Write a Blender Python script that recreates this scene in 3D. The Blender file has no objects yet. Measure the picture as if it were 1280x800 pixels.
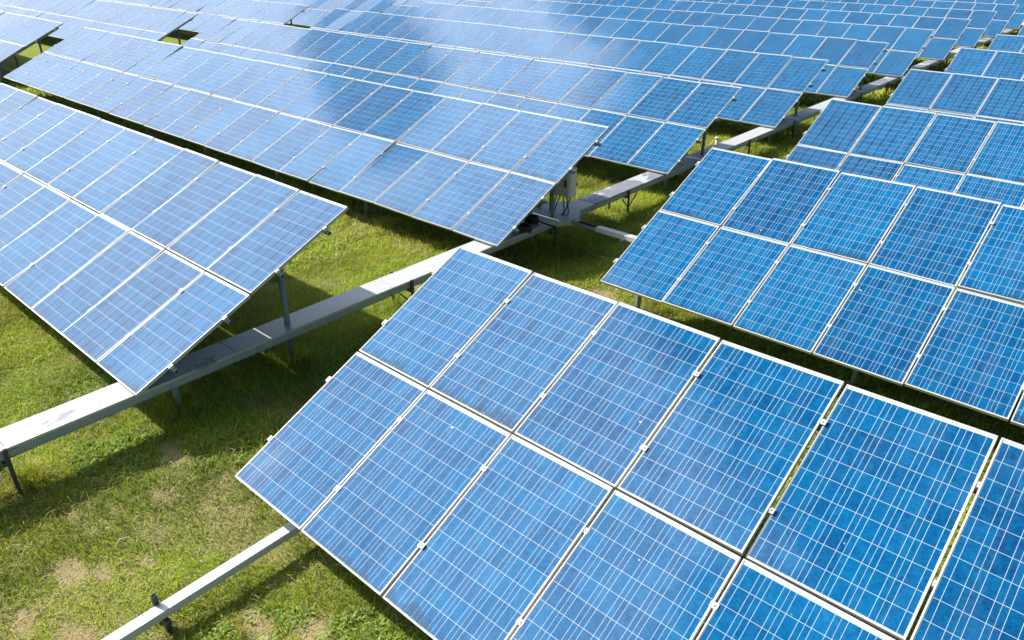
import bpy, bmesh, math, random
import numpy as np
from mathutils import Matrix, Vector

random.seed(7)
RNG = np.random.default_rng(11)
R = math.radians
SC = bpy.context.scene
COL = SC.collection

# ---------------------------------------------------------------- layout (metres)
CAM = (5.31063, -2.32364, 4.27061)
PITCH, YAW, ROLL, FPX = 27.0718, 41.4634, 0.59536, 935.534
TILT = R(25.4263)
W, LEN, GAP = 0.99, 1.5751, 0.02
STEP = W + GAP
NCOL = 22
ZG = -0.57                      # mean ground level; z = 0 is the low edge of the tables
SUN = Vector((-1.33, -0.34, 1.0)).normalized()
SY, SZ = math.cos(TILT), math.sin(TILT)

# ---------------------------------------------------------------- node helpers
def new_mat(name):
    m = bpy.data.materials.new(name); m.use_nodes = True
    nt = m.node_tree; nt.nodes.clear()
    out = nt.nodes.new('ShaderNodeOutputMaterial')
    return m, nt, out

class G:
    """tiny expression helper over a node tree"""
    def __init__(s, nt): s.nt = nt
    def n(s, t, **kw):
        x = s.nt.nodes.new(t)
        for k, v in kw.items(): setattr(x, k, v)
        return x
    def link(s, a, b): s.nt.links.new(a, b)
    def val(s, sock, v):
        if isinstance(v, (int, float)): sock.default_value = v
        elif isinstance(v, (tuple, list)): sock.default_value = v
        else: s.link(v, sock)
    def m(s, op, a, b=None, c=None, clamp=False):
        x = s.n('ShaderNodeMath', operation=op); x.use_clamp = clamp
        s.val(x.inputs[0], a)
        if b is not None: s.val(x.inputs[1], b)
        if c is not None: s.val(x.inputs[2], c)
        return x.outputs[0]
    def mix(s, f, a, b, blend='MIX'):
        x = s.n('ShaderNodeMix', data_type='RGBA', blend_type=blend)
        s.val(x.inputs[0], f); s.val(x.inputs[6], a); s.val(x.inputs[7], b)
        return x.outputs[2]
    def ramp(s, v, a, b):
        x = s.n('ShaderNodeMapRange', interpolation_type='SMOOTHSTEP')
        s.val(x.inputs[0], v); s.val(x.inputs[1], a); s.val(x.inputs[2], b)
        x.inputs[3].default_value = 0; x.inputs[4].default_value = 1
        return x.outputs[0]
    def noise(s, vec, scale, detail=3, rough=.55, dist=0, dims='3D', w=None):
        x = s.n('ShaderNodeTexNoise', noise_dimensions=dims)
        if vec is not None: s.link(vec, x.inputs['Vector'])
        x.inputs['Scale'].default_value = scale; x.inputs['Detail'].default_value = detail
        x.inputs['Roughness'].default_value = rough; x.inputs['Distortion'].default_value = dist
        if w is not None: s.val(x.inputs['W'], w)
        return x.outputs['Fac']
    def vec(s, x, y, z):
        c = s.n('ShaderNodeCombineXYZ')
        for i, v in enumerate((x, y, z)): s.val(c.inputs[i], v)
        return c.outputs[0]
    def bsdf(s, color, rough=.5, metal=0, spec=.5, **kw):
        b = s.n('ShaderNodeBsdfPrincipled')
        s.val(b.inputs['Base Color'], color); s.val(b.inputs['Roughness'], rough)
        s.val(b.inputs['Metallic'], metal); s.val(b.inputs['Specular IOR Level'], spec)
        for k, v in kw.items(): s.val(b.inputs[k], v)
        return b

def rgb(r, g, b): return (r, g, b, 1.0)

# ---------------------------------------------------------------- materials
# the laminate: blue polycrystalline cells with silver ribbons under glass
LIP_S, LIP_B, LIP_T = .0125, .0125, .014
CU0, CPU = .0155, (W - 2*.0155)/6
CV0, CPV = .0165, .1524

def make_cells():
    m, nt, out = new_mat('polycrystalline_glass'); g = G(nt)
    tc = g.n('ShaderNodeTexCoord'); oi = g.n('ShaderNodeObjectInfo')
    sep = g.n('ShaderNodeSeparateXYZ'); g.link(tc.outputs['Object'], sep.inputs[0])
    x, y = sep.outputs[0], sep.outputs[1]
    rnd = oi.outputs['Random']
    cu = g.m('DIVIDE', g.m('SUBTRACT', x, CU0), CPU)
    cv = g.m('DIVIDE', g.m('SUBTRACT', y, CV0), CPV)
    fu, fv = g.m('FRACT', cu), g.m('FRACT', cv)
    iu, iv = g.m('FLOOR', cu), g.m('FLOOR', cv)
    # distance to the cell border and to the two ribbons, in metres
    du = g.m('MULTIPLY', g.m('SUBTRACT', .5, g.m('ABSOLUTE', g.m('SUBTRACT', fu, .5))), CPU)
    dv = g.m('MULTIPLY', g.m('SUBTRACT', .5, g.m('ABSOLUTE', g.m('SUBTRACT', fv, .5))), CPV)
    rb = g.m('MULTIPLY', g.m('ABSOLUTE', g.m('SUBTRACT', g.m('ABSOLUTE', g.m('SUBTRACT', fu, .5)), .25)), CPU)
    in_u = g.m('MULTIPLY', g.m('GREATER_THAN', cu, 0), g.m('LESS_THAN', cu, 6))
    in_v = g.m('MULTIPLY', g.m('GREATER_THAN', cv, 0), g.m('LESS_THAN', cv, 10))
    inside = g.m('MULTIPLY', in_u, in_v)
    gap = g.m('MAXIMUM', g.m('LESS_THAN', du, .0011), g.m('LESS_THAN', dv, .0015))
    ribbon = g.m('MULTIPLY', g.m('LESS_THAN', rb, .0016), g.m('MULTIPLY', in_u, g.m('LESS_THAN', y, CV0 + 10*CPV + .012)))
    # crystal grain: two voronoi sizes, plus a tone per cell and per panel
    cellvec = g.vec(g.m('ADD', iu, g.m('MULTIPLY', rnd, 371.0)), iv, g.m('MULTIPLY', rnd, 97.0))
    wn = g.n('ShaderNodeTexWhiteNoise', noise_dimensions='3D'); g.link(cellvec, wn.inputs['Vector'])
    gv = g.vec(g.m('ADD', x, g.m('MULTIPLY', rnd, 53.0)), y, g.m('MULTIPLY', rnd, 17.0))
    vo = g.n('ShaderNodeTexVoronoi'); g.link(gv, vo.inputs['Vector']); vo.inputs['Scale'].default_value = 62
    vs = g.n('ShaderNodeSeparateColor'); g.link(vo.outputs['Color'], vs.inputs[0])
    vo2 = g.n('ShaderNodeTexVoronoi'); g.link(gv, vo2.inputs['Vector']); vo2.inputs['Scale'].default_value = 24
    vs2 = g.n('ShaderNodeSeparateColor'); g.link(vo2.outputs['Color'], vs2.inputs[0])
    tone = g.m('ADD', g.m('MULTIPLY', vs.outputs[0], .30), g.m('MULTIPLY', vs2.outputs[1], .24))
    tone = g.m('ADD', tone, g.m('MULTIPLY', wn.outputs['Value'], .30))
    big = g.noise(gv, 2.2, 3, .6)
    tone = g.m('ADD', tone, g.m('MULTIPLY', big, .26))
    wr = g.n('ShaderNodeTexWhiteNoise', noise_dimensions='1D'); g.val(wr.inputs['W'], g.m('MULTIPLY', rnd, 731.0))
    tone = g.m('ADD', tone, g.m('MULTIPLY', g.m('SUBTRACT', wr.outputs['Value'], .5), .30))
    blue = g.mix(g.m('MULTIPLY', tone, 1.0, clamp=True), rgb(.0002, .040, .138), rgb(.0003, .150, .345))
    white = rgb(.48, .54, .575)
    silver = rgb(.39, .50, .59)
    back = g.mix(g.m('MAXIMUM', g.m('SUBTRACT', 1.0, inside), gap), blue, white)
    col = g.mix(ribbon, back, silver)
    # dust film, streaks down the slope and the dark tide mark some panels carry along the low edge
    st = g.noise(g.vec(g.m('ADD', g.m('MULTIPLY', x, 5.0), g.m('MULTIPLY', rnd, 200.0)), g.m('MULTIPLY', y, 1.1), 0.0), 1.0, 4, .6)
    dust = g.m('MULTIPLY', g.ramp(st, .40, .85), .05)
    col = g.mix(g.m('ADD', dust, .004), col, rgb(.42, .46, .52))
    edge = g.noise(g.vec(g.m('ADD', g.m('MULTIPLY', x, 3.2), g.m('MULTIPLY', rnd, 91.0)), g.m('MULTIPLY', y, 2.0), 3.0), 1.0, 5, .68)
    lim = g.m('MULTIPLY', g.ramp(edge, .38, .66), .12)
    tide = g.m('MULTIPLY', g.ramp(g.m('SUBTRACT', lim, g.m('SUBTRACT', y, .012)), -.012, .03), g.m('GREATER_THAN', wr.outputs['Value'], .38))
    speck = g.noise(gv, 90, 2, .6)
    tide = g.m('MULTIPLY', tide, g.ramp(speck, .30, .60))
    col = g.mix(g.m('MULTIPLY', tide, .78), col, rgb(.028, .045, .075))
    spots = g.m('MULTIPLY', g.ramp(g.noise(gv, 26, 2, .5), .79, .82), .6)
    col = g.mix(spots, col, rgb(.05, .06, .07))
    drop = g.m('MULTIPLY', g.ramp(g.noise(gv, 11, 2, .5), .775, .80), .8)
    col = g.mix(drop, col, rgb(.55, .56, .54))
    rough = g.m('ADD', .05, g.m('MULTIPLY', dust, .5))
    b = g.bsdf(col, rough, 0, .5, **{'IOR': 1.5})
    g.link(b.outputs[0], out.inputs[0])
    return m

def simple(name, base, rough, metal=0, var=.12, scale=6, dirt=None, dirt_amt=0, dscale=2.0, lo=.55, hi=.75):
    m, nt, out = new_mat(name); g = G(nt)
    tc = g.n('ShaderNodeTexCoord')
    geo = g.n('ShaderNodeNewGeometry')
    n1 = g.noise(geo.outputs['Position'], scale, 4, .6)
    dark = tuple(c*(1-var) for c in base) + (1,)
    lite = tuple(min(1, c*(1+var)) for c in base) + (1,)
    col = g.mix(n1, dark, lite)
    if dirt:
        n2 = g.noise(geo.outputs['Position'], dscale, 5, .65, .6)
        col = g.mix(g.m('MULTIPLY', g.ramp(n2, lo, hi), dirt_amt), col, dirt + (1,))
    b = g.bsdf(col, rough, metal, .4)
    g.link(b.outputs[0], out.inputs[0])
    return m

M_CELL = make_cells()
M_FRAME = simple('anodised_frame', (.54, .535, .515), .42, 0, .10, 5, (.46, .40, .32), .55, 4.0, .52, .76)
M_ALU = simple('mill_aluminium', (.36, .37, .37), .4, .3, .15, 9)
M_STEEL = simple('galvanised_steel', (.20, .27, .28), .5, .25, .22, 14, (.10, .09, .08), .5, 5)
M_DARK = simple('dark_steel_strut', (.085, .09, .09), .55, .2, .3, 14)
M_BLACK = simple('black_rubber', (.012, .012, .013), .6, 0, .3, 20)
M_BOX = simple('grey_enamel', (.66, .67, .65), .45, 0, .05, 3, (.4, .38, .33), .3, 4)
M_HOSE = simple('brown_black_hose', (.045, .033, .028), .7, 0, .3, 30)

def make_lid():
    m, nt, out = new_mat('weathered_tray_lid'); g = G(nt)
    geo = g.n('ShaderNodeNewGeometry'); oi = g.n('ShaderNodeObjectInfo')
    p = geo.outputs['Position']
    n1 = g.noise(p, 1.6, 5, .62, .8); n2 = g.noise(p, 7, 5, .65); n3 = g.noise(p, 45, 3, .6)
    base = g.mix(n2, rgb(.48, .49, .50), rgb(.60, .60, .60))
    old = g.mix(n2, rgb(.20, .215, .25), rgb(.34, .35, .38))
    wr = g.n('ShaderNodeTexWhiteNoise', noise_dimensions='1D'); g.val(wr.inputs['W'], g.m('MULTIPLY', oi.outputs['Random'], 517.0))
    wet = g.ramp(g.m('ADD', n1, g.m('MULTIPLY', g.m('SUBTRACT', wr.outputs['Value'], .5), .5)), .62, .66)
    col = g.mix(wet, base, old)
    col = g.mix(g.m('MULTIPLY', g.ramp(n3, .66, .74), .35), col, rgb(.16, .15, .14))
    b = g.bsdf(col, g.m('SUBTRACT', .5, g.m('MULTIPLY', wet, .12)), .15, .4)
    g.link(b.outputs[0], out.inputs[0])
    return m
M_LID = make_lid()
M_SIDE = simple('tray_side_zinc', (.36, .42, .44), .45, .3, .15, 8, (.2, .2, .2), .4, 3)
M_DUCT = simple('white_duct', (.58, .59, .60), .4, .05, .05, 5, (.35, .34, .32), .35, 9, .66, .74)

def make_ground():
    m, nt, out = new_mat('thatch_and_soil'); g = G(nt)
    geo = g.n('ShaderNodeNewGeometry'); p = geo.outputs['Position']
    at = g.n('ShaderNodeAttribute', attribute_name='dry')
    n1 = g.noise(p, 3.0, 6, .65); n2 = g.noise(p, 30, 5, .7); n3 = g.noise(p, .45, 3, .5)
    green = g.mix(n2, rgb(.12, .17, .015), rgb(.27, .33, .04))
    thatch = g.mix(n2, rgb(.22, .16, .08), rgb(.54, .42, .24))
    f = g.m('ADD', g.m('MULTIPLY', at.outputs['Fac'], .9), g.m('MULTIPLY', g.ramp(n1, .5, .75), .45), clamp=True)
    col = g.mix(f, green, thatch)
    bp = g.n('ShaderNodeBump'); bp.inputs['Strength'].default_value = .9; bp.inputs['Distance'].default_value = .03
    g.link(n2, bp.inputs['Height'])
    b = g.bsdf(col, .95, 0, .1); g.link(bp.outputs[0], b.inputs['Normal'])
    g.link(b.outputs[0], out.inputs[0])
    return m
M_GROUND = make_ground()

def make_blade():
    m, nt, out = new_mat('grass_blades'); g = G(nt)
    at = g.n('ShaderNodeAttribute', attribute_name='tone')
    b = g.bsdf(at.outputs['Color'], .6, 0, .25)
    tr = g.n('ShaderNodeBsdfTranslucent'); g.link(at.outputs['Color'], tr.inputs[0])
    mx = g.n('ShaderNodeMixShader'); mx.inputs[0].default_value = .40
    g.link(b.outputs[0], mx.inputs[1]); g.link(tr.outputs[0], mx.inputs[2])
    g.link(mx.outputs[0], out.inputs[0])
    return m
M_BLADE = make_blade()

# ---------------------------------------------------------------- mesh helpers
def box(bm, x0, x1, y0, y1, z0, z1, mi=0, mat=None):
    vs = [bm.verts.new((x, y, z)) for z in (z0, z1) for y in (y0, y1) for x in (x0, x1)]
    if mat is not None:
        for v in vs: v.co = mat @ v.co
    for q in ((0, 2, 3, 1), (4, 5, 7, 6), (0, 1, 5, 4), (2, 6, 7, 3), (0, 4, 6, 2), (1, 3, 7, 5)):
        f = bm.faces.new([vs[i] for i in q]); f.material_index = mi
    return vs

def prism(bm, poly, z0, z1, mi=0):
    a = [bm.verts.new((x, y, z0)) for x, y in poly]; b = [bm.verts.new((x, y, z1)) for x, y in poly]
    n = len(poly)
    bm.faces.new(b).material_index = mi
    bm.faces.new(a[::-1]).material_index = mi
    for i in range(n):
        bm.faces.new((a[i], a[(i+1) % n], b[(i+1) % n], b[i])).material_index = mi

def tube(bm, pts, r, seg=8, caps=True, mi=0):
    pts = [Vector(p) for p in pts]; rings = []
    for i, p in enumerate(pts):
        d = (pts[min(i+1, len(pts)-1)] - pts[max(i-1, 0)]).normalized()
        u = d.orthogonal().normalized() if i == 0 else (u - d*u.dot(d)).normalized()
        v = d.cross(u)
        rings.append([bm.verts.new(p + (u*math.cos(2*math.pi*k/seg) + v*math.sin(2*math.pi*k/seg))*r) for k in range(seg)])
    for a, b in zip(rings, rings[1:]):
        for k in range(seg):
            f = bm.faces.new((a[k], a[(k+1) % seg], b[(k+1) % seg], b[k])); f.smooth = True; f.material_index = mi
    if caps:
        bm.faces.new(rings[0][::-1]).material_index = mi; bm.faces.new(rings[-1]).material_index = mi

def hollow_x(bm, x0, x1, y0, y1, z0, z1, t):
    """rectangular tube along X with open ends"""
    def ring(x, k): return [bm.verts.new((x, y, z)) for y, z in ((y0+k, z0+k), (y1-k, z0+k), (y1-k, z1-k), (y0+k, z1-k))]
    o0, o1, i0, i1 = ring(x0, 0), ring(x1, 0), ring(x0, t), ring(x1, t)
    for k in range(4):
        j = (k+1) % 4
        bm.faces.new((o0[k], o1[k], o1[j], o0[j])); bm.faces.new((i0[k], i0[j], i1[j], i1[k]))
        bm.faces.new((o0[k], o0[j], i0[j], i0[k])); bm.faces.new((o1[k], i1[k], i1[j], o1[j]))

def to_mesh(name, bm, *mats):
    bmesh.ops.recalc_face_normals(bm, faces=bm.faces)
    me = bpy.data.meshes.new(name); bm.to_mesh(me); bm.free()
    for m in mats: me.materials.append(m)
    return me

def link(name, data, parent=None, mat=None):
    o = bpy.data.objects.new(name, data); COL.objects.link(o)
    if parent is not None: o.parent = parent
    if mat is not None: o.matrix_local = mat
    return o

def part(name, bm, parent, *mats, mat=None):
    return link(name, to_mesh(name, bm, *mats), parent, mat)

def thing(name, label, cat, loc=(0, 0, 0), rz=0, group=None):
    o = bpy.data.objects.new(name, None); COL.objects.link(o)
    o.location = loc; o.rotation_euler = (0, 0, rz); o.empty_display_size = .2
    o['label'] = label; o['category'] = cat
    if group: o['group'] = group
    return o

# ---------------------------------------------------------------- panel meshes (origin = low left corner, top of frame at z = 0)
def frame_bm(mi=0):
    bm = bmesh.new(); D = .038
    # mitred lip and outer wall as four bevelled bars, butted end to end
    s, b, t = LIP_S, LIP_B, LIP_T
    box(bm, 0, s, 0, LEN, -D, 0, mi); box(bm, W-s, W, 0, LEN, -D, 0, mi)
    box(bm, s, W-s, 0, b, -D, 0, mi); box(bm, s, W-s, LEN-t, LEN, -D, 0, mi)
    # white inner strip: the back sheet that shows between frame and cells at the top edge is in the glass material
    return bm

def glass_bm(mi=0):
    bm = bmesh.new()
    box(bm, LIP_S, W-LIP_S, LIP_B, LEN-LIP_T, -.010, -.0035, mi)
    return bm

ME_GLASS = to_mesh('solar_panel', glass_bm(), M_CELL)
fb = frame_bm(); bmesh.ops.bevel(fb, geom=[e for e in fb.edges if abs(e.verts[0].co.z) < 1e-6 and abs(e.verts[1].co.z) < 1e-6], offset=.0012, segments=1, affect='EDGES')
ME_FRAME = to_mesh('frame', fb, M_FRAME)
lb = frame_bm(1)
box(lb, LIP_S, W-LIP_S, LIP_B, LEN-LIP_T, -.010, -.0035, 0)
ME_LITE = to_mesh('solar_panel', lb, M_CELL, M_FRAME)

bm = bmesh.new()                                    # clamp between two panels
box(bm, -.028, .028, -.022, .022, .0005, .0045); box(bm, -.0085, .0085, -.02, .02, -.040, .0005)
tube(bm, [(0, 0, .0045), (0, 0, .010)], .0075, 6)
ME_CLAMP = to_mesh('clamp', bm, M_FRAME)
bm = bmesh.new()                                    # clamp at the end of a row (body on +x side)
box(bm, -.014, .034, -.026, .026, .0005, .0045); box(bm, .005, .034, -.026, .026, -.041, .0005)
tube(bm, [(.02, 0, .0045), (.02, 0, .011)], .0075, 6)
ME_END = to_mesh('clamp', bm, M_FRAME)

RAIL_V = [.28*LEN, .76*LEN, LEN + GAP + .25*LEN, LEN + GAP + .74*LEN]
WID = NCOL*STEP
bm = bmesh.new(); hollow_x(bm, -.075, WID + .055, -.021, .021, -.084, -.040, .003)
ME_RAIL = to_mesh('rail', bm, M_ALU)
POST_U = [.33 + k*(WID - .66)/7 for k in range(8)]
V_FRONT, V_REAR = .52, 2.18
bm = bmesh.new()
box(bm, -.03, .03, .12, 3.02, -.165, -.086)
ME_RAFTER = to_mesh('rafter', bm, M_STEEL)

def post_mesh(v):
    h = v*SZ - .15 - (ZG - .25)
    bm = bmesh.new(); tube(bm, [(0, 0, 0), (0, 0, h)], .038, 12)
    box(bm, -.055, .055, -.05, .05, h-.02, h+.015)
    return to_mesh('post', bm, M_STEEL)
ME_PF, ME_PR = post_mesh(V_FRONT), post_mesh(V_REAR)
TABLE_GROUP = 'solar tables in parallel rows over the grass'
TILT_M = Matrix.Rotation(TILT, 4, 'X')
rj = random.Random(4)

def table(x_end, y, z, side, label, detail, u0=.33):
    """side +1: the table runs to +x from x_end; -1: it runs to -x. detail 2 near, 1 middle, 0 far"""
    root = thing('solar_table', label, 'solar table', (x_end if side > 0 else x_end - WID + GAP, y, ZG), 0, TABLE_GROUP)
    base = Matrix.Translation((0, 0, z - ZG)) @ TILT_M
    for r in range(2):
        for i in range(NCOL):
            j = .50 if detail else .45
            jit = Matrix.Translation((W/2, LEN/2, 0)) @ Matrix.Rotation(R(rj.gauss(0, j)), 4, 'X') @ Matrix.Rotation(R(rj.gauss(0, j)), 4, 'Y') @ Matrix.Translation((-W/2, -LEN/2, rj.uniform(-.001, .001)))
            mat = base @ Matrix.Translation((i*STEP, r*(LEN + GAP), 0)) @ jit
            if detail:
                p = link('solar_panel', ME_GLASS, root, mat)
                link('frame', ME_FRAME, p)
            else:
                link('solar_panel', ME_LITE, root, mat)
    for v in RAIL_V:
        link('rail', ME_RAIL, root, base @ Matrix.Translation((0, v, 0)))
        if detail == 2:
            for i in range(1, NCOL):
                link('clamp', ME_CLAMP, root, base @ Matrix.Translation((i*STEP - GAP/2, v + rj.uniform(-.02, .02), 0)))
        if detail:
            link('clamp', ME_END, root, base @ Matrix.Translation((WID - GAP, v, 0)))
            link('clamp', ME_END, root, base @ Matrix.Translation((0, v, 0)) @ Matrix.Scale(-1, 4, (1, 0, 0)))
    us = [WID - GAP - u0 - (u - .33) for u in POST_U] if side < 0 else [u0 + u - .33 for u in POST_U]
    us = [u for u in us if .2 < u < WID - .2]
    for u in us:
        link('rafter', ME_RAFTER, root, base @ Matrix.Translation((u, 0, 0)))
        link('post', ME_PF, root, Matrix.Translation((u, V_FRONT*SY + .06, -.25)))
        link('post', ME_PR, root, Matrix.Translation((u, V_REAR*SY + .06, -.25)))
    return root

# rows measured from the photograph, then continued at the same pitch
LX = [-1.965, -2.099, -2.267, -2.498, -2.656, -2.716, -2.811, -2.971]
LY = [.010, 5.687, 11.013, 16.65, 22.159, 27.55, 33.243, 38.754]
RX = [0, -.121, -.282, -.39, -.574, -.677]
RY = [0, 5.68, 11.054, 16.674, 22.314, 27.628]
while len(LX) < 13: LX.append(LX[-1] - .14); LY.append(LY[-1] + 5.53)
while len(RX) < 12: RX.append(RX[-1] - .14); RY.append(RY[-1] + 5.53)

# camera maths, only to leave out tables the photograph shows nothing of
def cam_axes():
    p, y, r = R(PITCH), R(YAW), R(ROLL)
    fw = Vector((-math.sin(y)*math.cos(p), math.cos(y)*math.cos(p), -math.sin(p)))
    rt = Vector((math.cos(y), math.sin(y), 0)); up = rt.cross(fw)
    c, s = math.cos(r), math.sin(r)
    return c*rt + s*up, -s*rt + c*up, fw
RT, UP, FW = cam_axes(); CV = Vector(CAM)
def project(P):
    d = Vector(P) - CV; z = d.dot(FW)
    if z < .1: return None
    return 640 + FPX*d.dot(RT)/z, 400 - FPX*d.dot(UP)/z
def in_frame(x0, x1, y):
    for k in range(60):
        for v in (0, .8, 1.6, 2.4, 3.17):
            q = project((x0 + (x1-x0)*k/59, y + v*SY, v*SZ))
            if q and -2 < q[0] < 1282 and -2 < q[1] < 802: return True
    return False

ORD = ['nearest', 'second', 'third', 'fourth', 'fifth', 'sixth', 'seventh', 'eighth', 'ninth', 'tenth', 'eleventh', 'twelfth', 'thirteenth']
RLAB = {0: 'large bright blue solar table filling the bottom right, closest to the viewer',
        1: 'deep blue solar table directly behind the closest one, where the thin white duct ends',
        2: 'deep blue solar table at the right edge, its lower panels partly hidden behind another'}
LLAB = {0: 'pale blue solar table on the left whose low corner overhangs the sunlit cable tray',
        1: 'long pale blue solar table with the grey inverter box and cable coil under its end',
        2: 'long solar table with one darker blue band, ending above the tray behind the inverter box'}
for k in range(12):
    if in_frame(RX[k], RX[k] + WID, RY[k]):
        lab = RLAB.get(k, f'deep blue solar table right of the cable tray, {ORD[k]} row back from the foreground')
        table(RX[k], RY[k], 0, 1, lab, 2 if k < 3 else (1 if k < 6 else 0))
for k in range(13):
    if in_frame(LX[k] - WID, LX[k], LY[k]):
        lab = LLAB.get(k, f'long solar table just left of the cable tray, {ORD[k]} row back from the foreground')
        table(LX[k], LY[k], -.019 if k == 0 else 0, -1, lab, 2 if k < 3 else (1 if k < 6 else 0), .85 if k == 1 else .33)
for k in range(13):
    xe = LX[k] - 24.0 - .1*k
    if in_frame(xe - WID, xe, LY[k]):
        table(xe, LY[k], 0, -1, f'pale solar table beyond the grassy gap at upper left, {ORD[k-1]} row back there', 0)
for k in range(13):
    xe = LX[k] - 48.1 - .2*k
    if in_frame(xe - WID, xe, LY[k]):
        table(xe, LY[k], 0, -1, f'pale far solar table touching the top left corner of the photo, row {ORD[k-1]} there', 0)

# ---------------------------------------------------------------- cable tray along the aisle
TZ = -.065
tray = thing('cable_tray', 'long flat grey metal cable tray running along the aisle on short legs', 'cable tray', (-2.262, 0, ZG), .028)
TL = Matrix.Translation((0, 0, -ZG))
HW = .19
y = -3.4; k = 0
rt_ = random.Random(3)
while y < 72:
    ln = 2.44 if k else 2.2
    bm = bmesh.new()
    dz = rt_.uniform(0, .004)
    x0 = -HW - rt_.uniform(0, .006)
    box(bm, x0, HW + .004, y + .004, y + ln - .004, TZ - .004 + dz, TZ + dz)
    box(bm, x0 - .003, x0, y + .004, y + ln - .004, TZ - .028 + dz, TZ + dz - .001)
    box(bm, HW + .004, HW + .007, y + .004, y + ln - .004, TZ - .028 + dz, TZ + dz - .001)
    for bx in (-HW + .02, HW - .02):
        for by in (y + .06, y + ln - .06): tube(bm, [(bx, by, TZ + dz), (bx, by, TZ + dz + .006)], .008, 6)
    part('lid', bm, tray, M_LID, mat=TL)
    if y < 30:
        bm = bmesh.new()
        for sx_ in (-1, 1):
            a_, b_ = sorted((sx_*(HW + .0075), sx_*(HW + .011)))
            box(bm, a_, b_, y - .09, y + .09, TZ - .098, TZ - .034)
            for q_ in (-.065, -.03, .03, .065): tube(bm, [(sx_*(HW + .011), y + q_, TZ - .066), (sx_*(HW + .017), y + q_, TZ - .066)], .007, 6)
        part('splice_plate', bm, tray, M_SIDE, mat=TL)
    y += ln; k += 1
bm = bmesh.new()
y_end = y
for s in (-1, 1):
    xs = sorted((s*(HW - .002), s*(HW - .006)))
    box(bm, xs[0], xs[1], -3.4, y_end, TZ - .108, TZ - .006)
    xs = sorted((s*(HW - .002), s*(HW + .010)))
    box(bm, xs[0], xs[1], -3.4, y_end, TZ - .112, TZ - .1085)
box(bm, -HW + .007, HW - .007, -3.4, y_end, TZ - .110, TZ - .106)
part('channel', bm, tray, M_SIDE, mat=TL)

def support(y, braces):
    bm = bmesh.new()
    z0 = ZG - .2
    for s in (-1, 1):
        xc = s*(HW + .028)
        # slotted strut: web and two flanges
        box(bm, xc - .015, xc + .015, y - .021, y - .018, z0, TZ + .012)
        box(bm, xc - .015, xc - .012, y - .018, y + .015, z0, TZ + .012)
        box(bm, xc + .012, xc + .015, y - .018, y + .015, z0, TZ + .012)
        if braces:
            M = Matrix.Translation((xc, y + .26*s*-1, TZ - .115)) 
            tube(bm, [(xc, y + .024, ZG + .17), (xc, y + .30, TZ - .12)], .014, 6)
            tube(bm, [(xc, y - .024, ZG + .17), (xc, y - .24, TZ - .12)], .012, 6)
    box(bm, -HW - .06, HW + .06, y - .06, y - .023, TZ - .155, TZ - .114)
    part('support_leg', bm, tray, M_DARK, mat=TL)
for yy, br in ((-1.22, 0), (3.98, 1), (7.35, 0), (9.7, 1), (12.4, 0), (15.2, 0), (18, 1), (20.8, 0), (23.6, 0), (26.4, 1), (29.2, 0), (32, 0), (36, 0), (40, 0)):
    support(yy, br)

# junction plate where the branch duct leaves
def tray_local(x, y):
    a = .028; dx, dy = x + 2.262, y
    return dx*math.cos(a) + dy*math.sin(a), -dx*math.sin(a) + dy*math.cos(a)
bm = bmesh.new()
prism(bm, [tray_local(*q) for q in ((-2.275, 7.28), (-2.08, 7.56), (-2.08, 7.74), (-2.29, 8.10), (-2.72, 8.42), (-2.95, 7.95), (-2.93, 7.60), (-2.71, 7.2))], TZ - .10, TZ + .008)
part('junction_plate', bm, tray, M_LID, mat=TL)

# ---------------------------------------------------------------- branch duct towards the right hand tables
d1 = thing('cable_duct', 'thin white cable duct branching from the tray junction to the right hand table', 'cable duct', (-2.07, 7.63, ZG))
bm = bmesh.new(); box(bm, 0, .52, -.055, .055, TZ - .075, TZ - .045); box(bm, 0, .52, -.058, -.055, TZ - .075, TZ - .02); box(bm, 0, .52, .055, .058, TZ - .075, TZ - .02)
box(bm, 0, .10, -.07, .07, TZ - .02, TZ - .012)
part('channel', bm, d1, M_SIDE, mat=TL)
bm = bmesh.new()
for q in (-.03, 0, .028): tube(bm, [(.02, q, TZ - .03), (.25, q + .006, TZ - .026), (.51, q, TZ - .03)], .012, 6)
part('cables', bm, d1, M_BLACK, mat=TL)
bm = bmesh.new(); box(bm, .50, 2.6, -.062, .062, TZ - .085, TZ - .006)
part('lid', bm, d1, M_DUCT, mat=TL)
for xx in (1.05, 2.3):
    bm = bmesh.new(); box(bm, xx - .02, xx + .02, -.02, .02, ZG - .2, TZ - .115); box(bm, xx - .03, xx + .03, -.11, .11, TZ - .113, TZ - .086)
    part('support_leg', bm, d1, M_STEEL, mat=TL)

# front duct at the bottom left, running under the nearest table
DZ = -.36
d2 = thing('cable_duct', 'bright white square cable duct crossing the sunlit grass at bottom left', 'cable duct', (.577, -1.2, ZG), .028)
bm = bmesh.new(); box(bm, -.056, .056, -1.6, 3.4, DZ - .07, DZ)
bmesh.ops.bevel(bm, geom=list(bm.edges), offset=.005, segments=2, affect='EDGES')
part('channel', bm, d2, M_DUCT, mat=TL)
for yy in (.18, 2.6):
    bm = bmesh.new()
    box(bm, -.087, -.0605, yy - .02, yy - .017, ZG - .2, DZ + .085); box(bm, -.090, -.087, yy - .02, yy + .02, ZG - .2, DZ + .085); box(bm, -.0605, -.0575, yy - .02, yy + .02, ZG - .2, DZ + .085)
    box(bm, -.056, .105, yy - .02, yy + .02, DZ - .100, DZ - .072)
    box(bm, .03, .072, yy - .02, yy + .021, ZG - .2, DZ - .102)
    part('support_leg', bm, d2, M_DARK, mat=TL)

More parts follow.
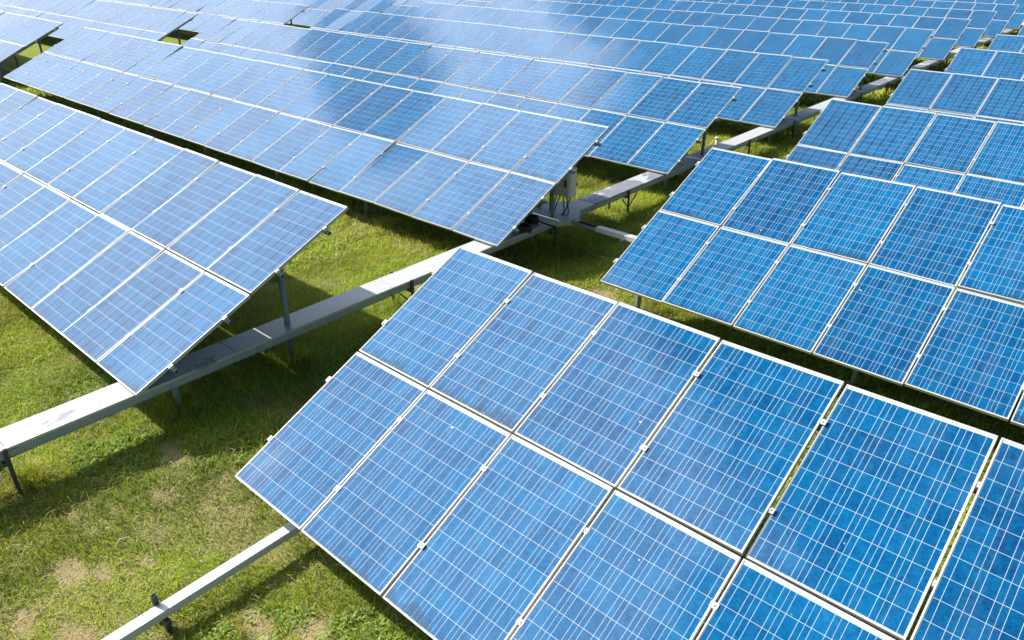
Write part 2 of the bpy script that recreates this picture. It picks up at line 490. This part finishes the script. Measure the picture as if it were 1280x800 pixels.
# ---------------------------------------------------------------- inverter box behind the second left table, with its cables
iv = thing('inverter_box', 'light grey metal box hung under a table end beside the tray junction', 'electrical box', (-2.40, 7.62, ZG))
bm = bmesh.new(); box(bm, -.20, .20, .02, .20, .27, .79); bmesh.ops.bevel(bm, geom=list(bm.edges), offset=.008, segments=2, affect='EDGES')
part('casing', bm, iv, M_BOX, mat=TL)
bm = bmesh.new(); box(bm, -.18, .18, .005, .018, .30, .76); bmesh.ops.bevel(bm, geom=list(bm.edges), offset=.003, segments=1, affect='EDGES')
part('door', bm, iv, M_BOX, mat=TL)
bm = bmesh.new(); box(bm, .10, .13, -.012, .004, .46, .58); part('handle', bm, iv, M_BLACK, mat=TL)
bm = bmesh.new()
for q in range(5): tube(bm, [(-.15 + q*.075, .11, .271), (-.15 + q*.075, .11, .235)], .017, 8)
part('cable_gland', bm, iv, M_BLACK, mat=TL)
bm = bmesh.new()
for q in range(6): box(bm, .2015, .205, .06, .16, .62 + q*.018, .628 + q*.018)
part('vent', bm, iv, M_BOX, mat=TL)
for q in range(5):
    bm = bmesh.new(); x = -.15 + q*.075; s = rt_.uniform(-.06, .06)
    tube(bm, [(x, .11, .272), (x + s*.3, .10, .18), (x + s, .08, .08), (x + s*1.4, .06, -.02), (x + s*1.2, .0, TZ + .012)], .010, 6)
    part('cable', bm, iv, M_BLACK, mat=TL)
bm = bmesh.new(); tube(bm, [(-.26, .10, ZG - .2), (-.26, .10, .82)], .034, 10); tube(bm, [(-.02, -.16, TZ + .0085), (-.02, -.16, .48)], .030, 10)
box(bm, -.26, .2, .202, .24, .45, .50)
part('mount', bm, iv, M_STEEL, mat=TL)

# coil of hose and a bundle lying on the tray
def coil(name, label, loc, r, mat, turns, tilt=0):
    t = thing(name, label, 'cable coil', loc)
    bm = bmesh.new(); pts = []
    rr = random.Random(5)
    for k in range(turns*20 + 1):
        a = 2*math.pi*k/20; w = 1 + .06*math.sin(a*.37) + rr.uniform(-.012, .012)
        pts.append((r*w*math.cos(a), r*w*math.sin(a), .022 + .026*(k/20) + rr.uniform(-.003, .003)))
    tube(bm, pts, .02, 8)
    o = part('hose', bm, t, mat); o.rotation_euler = (tilt, 0, 0)
    return t
coil('cable_coil', 'dark brown coiled hose lying on the tray under the table end', (-2.33, 6.55, TZ + .004), .15, M_HOSE, 3)
t = coil('cable_bundle', 'black bundle of spare cable heaped on the tray beside the coil', (-2.46, 6.95, TZ + .004), .10, M_BLACK, 4, 0)
bm = bmesh.new(); tube(bm, [(-.02, -.05, .06), (.05, .04, .10), (.14, .06, .05), (.26, .10, .018), (.42, .12, .016)], .014, 8)
part('loose_end', bm, t, M_BLACK)

# small white stake beside the tray further back
st = thing('marker_stake', 'short white stake standing in the grass beside the tray far back', 'stake', (-3.25, 15.0, ZG))
bm = bmesh.new(); tube(bm, [(0, 0, -.1), (0, 0, .42)], .035, 10); tube(bm, [(0, 0, .42), (0, 0, .47)], .05, 10)
part('tube', bm, st, M_DUCT)

# ---------------------------------------------------------------- ground and grass
def vnoise(x, y, s, seed):
    x = np.asarray(x)*s; y = np.asarray(y)*s
    xi = np.floor(x).astype(np.int64); yi = np.floor(y).astype(np.int64); fx = x - xi; fy = y - yi
    fx = fx*fx*(3 - 2*fx); fy = fy*fy*(3 - 2*fy)
    def h(a, b):
        n = (a*374761393 + b*668265263 + seed*1442695041) & 0xffffffff
        n = ((n ^ (n >> 13))*1274126177) & 0xffffffff
        return ((n ^ (n >> 16)) & 0xffff)/65535.0
    return (h(xi, yi)*(1-fx) + h(xi+1, yi)*fx)*(1-fy) + (h(xi, yi+1)*(1-fx) + h(xi+1, yi+1)*fx)*fy
def fbm(x, y, s, seed, o=4):
    v = 0; a = .5; t = 0
    for k in range(o): v = v + a*vnoise(x, y, s*2**k, seed + k); t += a; a *= .55
    return v/t
def gz(x, y):
    return ZG + .07*(fbm(x, y, .5, 1) - .5) + .035*(vnoise(x, y, 3.1, 9) - .5)
# bare, strawy patches: x, y, radius (metres on the ground)
DRY = [(-3.55, .55, .34), (-3.25, .80, .22), (-1.32, -1.00, .16), (-1.05, -.72, .10), (-.95, -.35, .14), (-.62, -1.30, .20), (-.35, -1.10, .16), (-.20, -.80, .12),
       (.05, -1.55, .30), (-.25, -1.75, .20), (-1.55, .05, .22), (-2.9, 4.6, .15), (-.55, 6.35, .35), (-.9, 5.6, .2), (1.15, -.55, .25), (1.5, -.3, .3), (1.3, -1.1, .25), (-.45, -.1, .10)]
def dryness(x, y):
    d = np.zeros_like(np.asarray(x, float))
    w = (fbm(x, y, 4.0, 33) - .5)*.9
    for (a, b, r) in DRY:
        q = np.hypot((x - a)*.8 + (y - b)*.35, (y - b)*1.7)/(r*.8) + w*2.2
        d = np.maximum(d, np.clip((1.12 - q)/.5, 0, 1))
    f = fbm(x, y, 1.6, 51, 5)
    return np.clip(d + np.clip((f - .56)/.2, 0, 1)*.45, 0, 1)

xs = np.concatenate([np.array([-400, -220, -130, -90, -70]), np.arange(-60, -8, 2.0), np.arange(-8, 4.01, .11), np.arange(6, 30, 3.0), np.array([40, 70, 130, 250, 400])])
ys = np.concatenate([np.array([-300, -150, -70, -30, -14]), np.arange(-8, -3, 1.0), np.arange(-3, 10.01, .11), np.arange(11, 60, 1.5), np.array([64, 72, 90, 130, 200, 320, 500])])
XX, YY = np.meshgrid(xs, ys)
ZZ = gz(XX, YY)
nx, ny = len(xs), len(ys)
me = bpy.data.meshes.new('ground')
idx = np.arange(nx*ny).reshape(ny, nx)
q = np.stack([idx[:-1, :-1], idx[:-1, 1:], idx[1:, 1:], idx[1:, :-1]], -1).reshape(-1, 4)
me.vertices.add(nx*ny); me.vertices.foreach_set('co', np.stack([XX, YY, ZZ], -1).astype(np.float32).ravel())
me.loops.add(q.size); me.loops.foreach_set('vertex_index', q.ravel().astype(np.int32))
me.polygons.add(len(q)); me.polygons.foreach_set('loop_start', np.arange(0, q.size, 4, dtype=np.int32))
me.update(calc_edges=True)
at = me.attributes.new('dry', 'FLOAT', 'POINT'); at.data.foreach_set('value', dryness(XX, YY).astype(np.float32).ravel())
me.polygons.foreach_set('use_smooth', np.ones(len(q), bool))
me.materials.append(M_GROUND)
go = link('ground', me); go['kind'] = 'structure'; go['label'] = 'grassy ground with strawy bare patches'

GREENS = np.array([[.21, .34, .012], [.30, .43, .016], [.40, .47, .030], [.15, .27, .022], [.46, .45, .07]])
STRAW = np.array([[.56, .46, .26], [.66, .56, .35], [.42, .33, .18]])

def blades(n, x0, x1, y0, y1, lmin, lmax, wid, seed, flat=0.0, keep=None, wide=1.0):
    r = np.random.default_rng(seed)
    x = r.uniform(x0, x1, n); y = r.uniform(y0, y1, n)
    d = dryness(x, y)
    tuft = fbm(x, y, 2.3, 77, 4)
    k = r.random(n) < np.clip(1.05 - .55*d, .3, 1)*np.clip(.35 + 1.5*tuft, .3, 1)
    x, y, d, tuft = x[k], y[k], d[k], tuft[k]
    n = len(x)
    th = r.uniform(0, 2*np.pi, n)
    ln = r.uniform(lmin, lmax, n)*(.55 + 1.0*tuft)*(1 - .45*d)
    lean = np.clip(r.normal(.88, .35, n), .05, 1.45)
    straw = r.random(n) < (.14 + .62*d)
    lean = np.where(straw, np.clip(lean + .5, 0, 1.52), lean)
    if flat: lean = np.clip(lean + flat, 0, 1.5)
    w = wid*r.uniform(.6, 1.3, n)
    h = np.stack([np.cos(th), np.sin(th)], 1); s = np.stack([-np.sin(th), np.cos(th)], 1)
    b = np.stack([x, y, gz(x, y) - .004], 1)
    l1, l2 = lean*.65, np.clip(lean*1.35, 0, 1.75)
    m = b + np.concatenate([h*(np.sin(l1)*ln*.55)[:, None], (np.cos(l1)*ln*.55)[:, None]], 1)
    t = m + np.concatenate([h*(np.sin(l2)*ln*.5)[:, None], (np.cos(l2)*ln*.5)[:, None]], 1)
    t[:, 2] = np.maximum(t[:, 2], b[:, 2] + .006)
    S3 = np.concatenate([s*w[:, None]*.5, np.zeros((n, 1))], 1)
    V = np.stack([b - S3*.8, b + S3*.8, m + S3*wide, m - S3*wide, t], 1)
    gi = r.integers(0, len(GREENS), n)
    patch = fbm(x, y, 1.1, 200, 3)
    c = GREENS[gi]*r.uniform(.75, 1.25, (n, 1))
    c = c*(1 + np.clip((patch - .5)*1.6, -.4, .5))[:, None]
    warm = np.clip((fbm(x, y, .7, 300, 3) - .42)*3, 0, 1)[:, None]
    c = c*(1 - .55*warm) + np.array([.50, .49, .05])*(.55*warm)
    c = np.where(straw[:, None], STRAW[r.integers(0, 3, n)]*r.uniform(.7, 1.15, (n, 1)), c)
    return V, c

def grass_object(name, label, sets):
    V = np.concatenate([a for a, _ in sets]); c = np.concatenate([b for _, b in sets])
    n = len(V)
    me = bpy.data.meshes.new(name)
    me.vertices.add(n*5); me.vertices.foreach_set('co', V.astype(np.float32).ravel())
    base = (np.arange(n)*5)[:, None]
    lp = np.concatenate([base + np.array([0, 1, 2, 3]), base + np.array([3, 2, 4])], 1)
    me.loops.add(n*7); me.loops.foreach_set('vertex_index', lp.ravel().astype(np.int32))
    ls = (np.arange(n)*7)[:, None] + np.array([0, 4])
    me.polygons.add(n*2); me.polygons.foreach_set('loop_start', ls.ravel().astype(np.int32))
    me.update(calc_edges=True)
    at = me.attributes.new('tone', 'FLOAT_COLOR', 'POINT')
    cc = np.ones((n, 5, 4), np.float32); cc[:, :, :3] = c[:, None, :]
    at.data.foreach_set('color', cc.ravel())
    me.materials.append(M_BLADE)
    o = link(name, me); o['kind'] = 'stuff'; o['label'] = label
    return o

sets = [blades(120000, -9.0, -4.6, -1.2, 3.4, .04, .10, .0075, 10), blades(300000, -4.6, 2.6, -2.6, 5.2, .026, .066, .0052, 1),
        blades(26000, -4.6, 2.6, -2.6, 5.2, .08, .17, .0055, 2),
        blades(110000, -5.2, 2.0, 5.2, 12.0, .05, .12, .0085, 3),
        blades(7000, -5.2, 2.0, 5.2, 12.0, .12, .24, .009, 4),
        blades(60000, -6.0, 1.0, 12.0, 24.0, .07, .16, .018, 5),
        blades(40000, -7.0, 1.0, 24.0, 60.0, .10, .22, .04, 6),
        blades(45000, -28.5, -22.0, -1.0, 40.0, .08, .20, .03, 7),
        blades(50000, -22.0, -4.6, 2.0, 7.0, .06, .16, .014, 8),
        blades(2600, -4.6, 2.6, -2.6, 5.2, .16, .34, .0042, 31, flat=.55),
        *[blades(900, a - .22, a + .22, b - .22, b + .22, .08, .2, .006, 40 + q, flat=-.3) for q, (a, b) in enumerate(((-2.3, .55), (-2.3, 2.0), (-2.22, -1.2), (-2.4, 4.0), (-1.95, 4.0), (-2.5, 6.1), (-5.2, 6.1), (-2.5, 7.4), (.33, 6.4)))],
        blades(50000, 2.0, 9.0, 2.2, 8.0, .05, .14, .012, 9)]
grass_object('grass', 'short mown grass with dry straw between the tables', sets)

# broader leaved weeds in a few patches
def weeds(n, cx, cy, r_, seed):
    r = np.random.default_rng(seed)
    a = r.uniform(0, 2*np.pi, n); d = r_*np.sqrt(r.random(n))
    V, c = [], []
    for i in range(n):
        px, py = cx + d[i]*math.cos(a[i]), cy + d[i]*math.sin(a[i])
        v, k = blades(6, px - .03, px + .03, py - .03, py + .03, .045, .09, .013, seed*1000 + i, flat=.1, wide=1.25)
        V.append(v); c.append(np.tile(np.array([[.32, .48, .10]])*r.uniform(.7, 1.3), (len(v), 1)))
    return np.concatenate(V), np.concatenate(c)
grass_object('weeds', 'low broad leaved weeds among the grass', [weeds(130, -2.0, -.28, .42, 21), weeds(260, 1.55, -.85, .75, 22), weeds(120, -3.3, .2, .5, 23), weeds(200, 2.0, -.2, .5, 24), weeds(50, -1.2, .6, .5, 25)])

# ---------------------------------------------------------------- sky: clear blue with bright broken cloud low on the sunward side
world = bpy.data.worlds.new('World'); SC.world = world; world.use_nodes = True
nt = world.node_tree; nt.nodes.clear(); g = G(nt)
out = g.n('ShaderNodeOutputWorld')
sky = g.n('ShaderNodeTexSky', sky_type='NISHITA'); sky.sun_disc = False
sky.sun_elevation = math.asin(SUN.z); sky.sun_rotation = math.atan2(SUN.x, SUN.y) % (2*math.pi)
sky.altitude = 50; sky.air_density = 1.0; sky.dust_density = 1.2; sky.ozone_density = 1.5
bg = g.n('ShaderNodeBackground'); g.link(sky.outputs[0], bg.inputs[0]); bg.inputs[1].default_value = .062
tc = g.n('ShaderNodeTexCoord')
dv = tc.outputs['Generated']
sp = g.n('ShaderNodeSeparateXYZ'); g.link(dv, sp.inputs[0])
def around(az, el):                     # az counted from +Y towards -X
    a, e = R(az), R(el)
    return (-math.sin(a)*math.cos(e), math.cos(a)*math.cos(e), math.sin(e))
def dot(v):
    n = g.n('ShaderNodeVectorMath', operation='DOT_PRODUCT'); g.link(dv, n.inputs[0]); n.inputs[1].default_value = v
    return n.outputs['Value']
n_big = g.noise(dv, 3.2, 6, .6, .3); n_fine = g.noise(dv, 11, 5, .6, .2)
nn = g.m('ADD', g.m('MULTIPLY', g.m('SUBTRACT', n_big, .5), .9), g.m('MULTIPLY', g.m('SUBTRACT', n_fine, .5), .35))
low = g.ramp(g.m('ADD', dot(around(100, 35)), g.m('MULTIPLY', nn, .22)), .762, .822)      # a broken cloud bank on the sunward side
hole = g.ramp(g.m('ADD', dot(around(70.5, 35)), g.m('MULTIPLY', nn, .016)), .9938, .9990)   # a clear gap in it
low = g.m('MULTIPLY', low, g.ramp(g.m('ADD', dot(around(30, 62)), g.m('MULTIPLY', nn, .05)), .950, .918))
fac = g.m('MULTIPLY', low, g.m('SUBTRACT', 1.0, g.m('MULTIPLY', hole, .95)))
fac = g.m('MULTIPLY', fac, g.m('ADD', .76, g.m('MULTIPLY', g.ramp(n_fine, .34, .62), .24)))
wisp = g.m('MULTIPLY', g.ramp(nn, .20, .45), .12)
fac = g.m('MAXIMUM', fac, wisp)
cl = g.n('ShaderNodeBackground'); cl.inputs[0].default_value = (.84, .88, 1.0, 1); g.val(cl.inputs[1], g.m('ADD', 1.12, g.m('MULTIPLY', g.ramp(sp.outputs[2], .15, .75), .85)))
mx = g.n('ShaderNodeMixShader'); g.link(fac, mx.inputs[0]); g.link(bg.outputs[0], mx.inputs[1]); g.link(cl.outputs[0], mx.inputs[2])
g.link(mx.outputs[0], out.inputs[0])

sun = bpy.data.lights.new('sun', 'SUN'); sun.energy = 5.0; sun.angle = R(.53); sun.color = (1.0, .95, .87)
so = link('sun', sun); so.rotation_euler = SUN.to_track_quat('Z', 'Y').to_euler(); so.location = (-8, -3, 12)

# ---------------------------------------------------------------- camera
cd = bpy.data.cameras.new('camera'); cd.sensor_width = 36; cd.lens = FPX/1280*36; cd.clip_start = .05; cd.clip_end = 2000
co = link('camera', cd)
m = Matrix(((RT.x, UP.x, -FW.x), (RT.y, UP.y, -FW.y), (RT.z, UP.z, -FW.z))).to_4x4(); m.translation = CV
co.matrix_world = m
SC.camera = co

vs = SC.view_settings
vs.view_transform = 'Standard'; vs.look = 'None'; vs.gamma = 1; vs.exposure = .68; vs.use_curve_mapping = False
SC.render.engine = 'CYCLES'
SC.cycles.max_bounces = 6
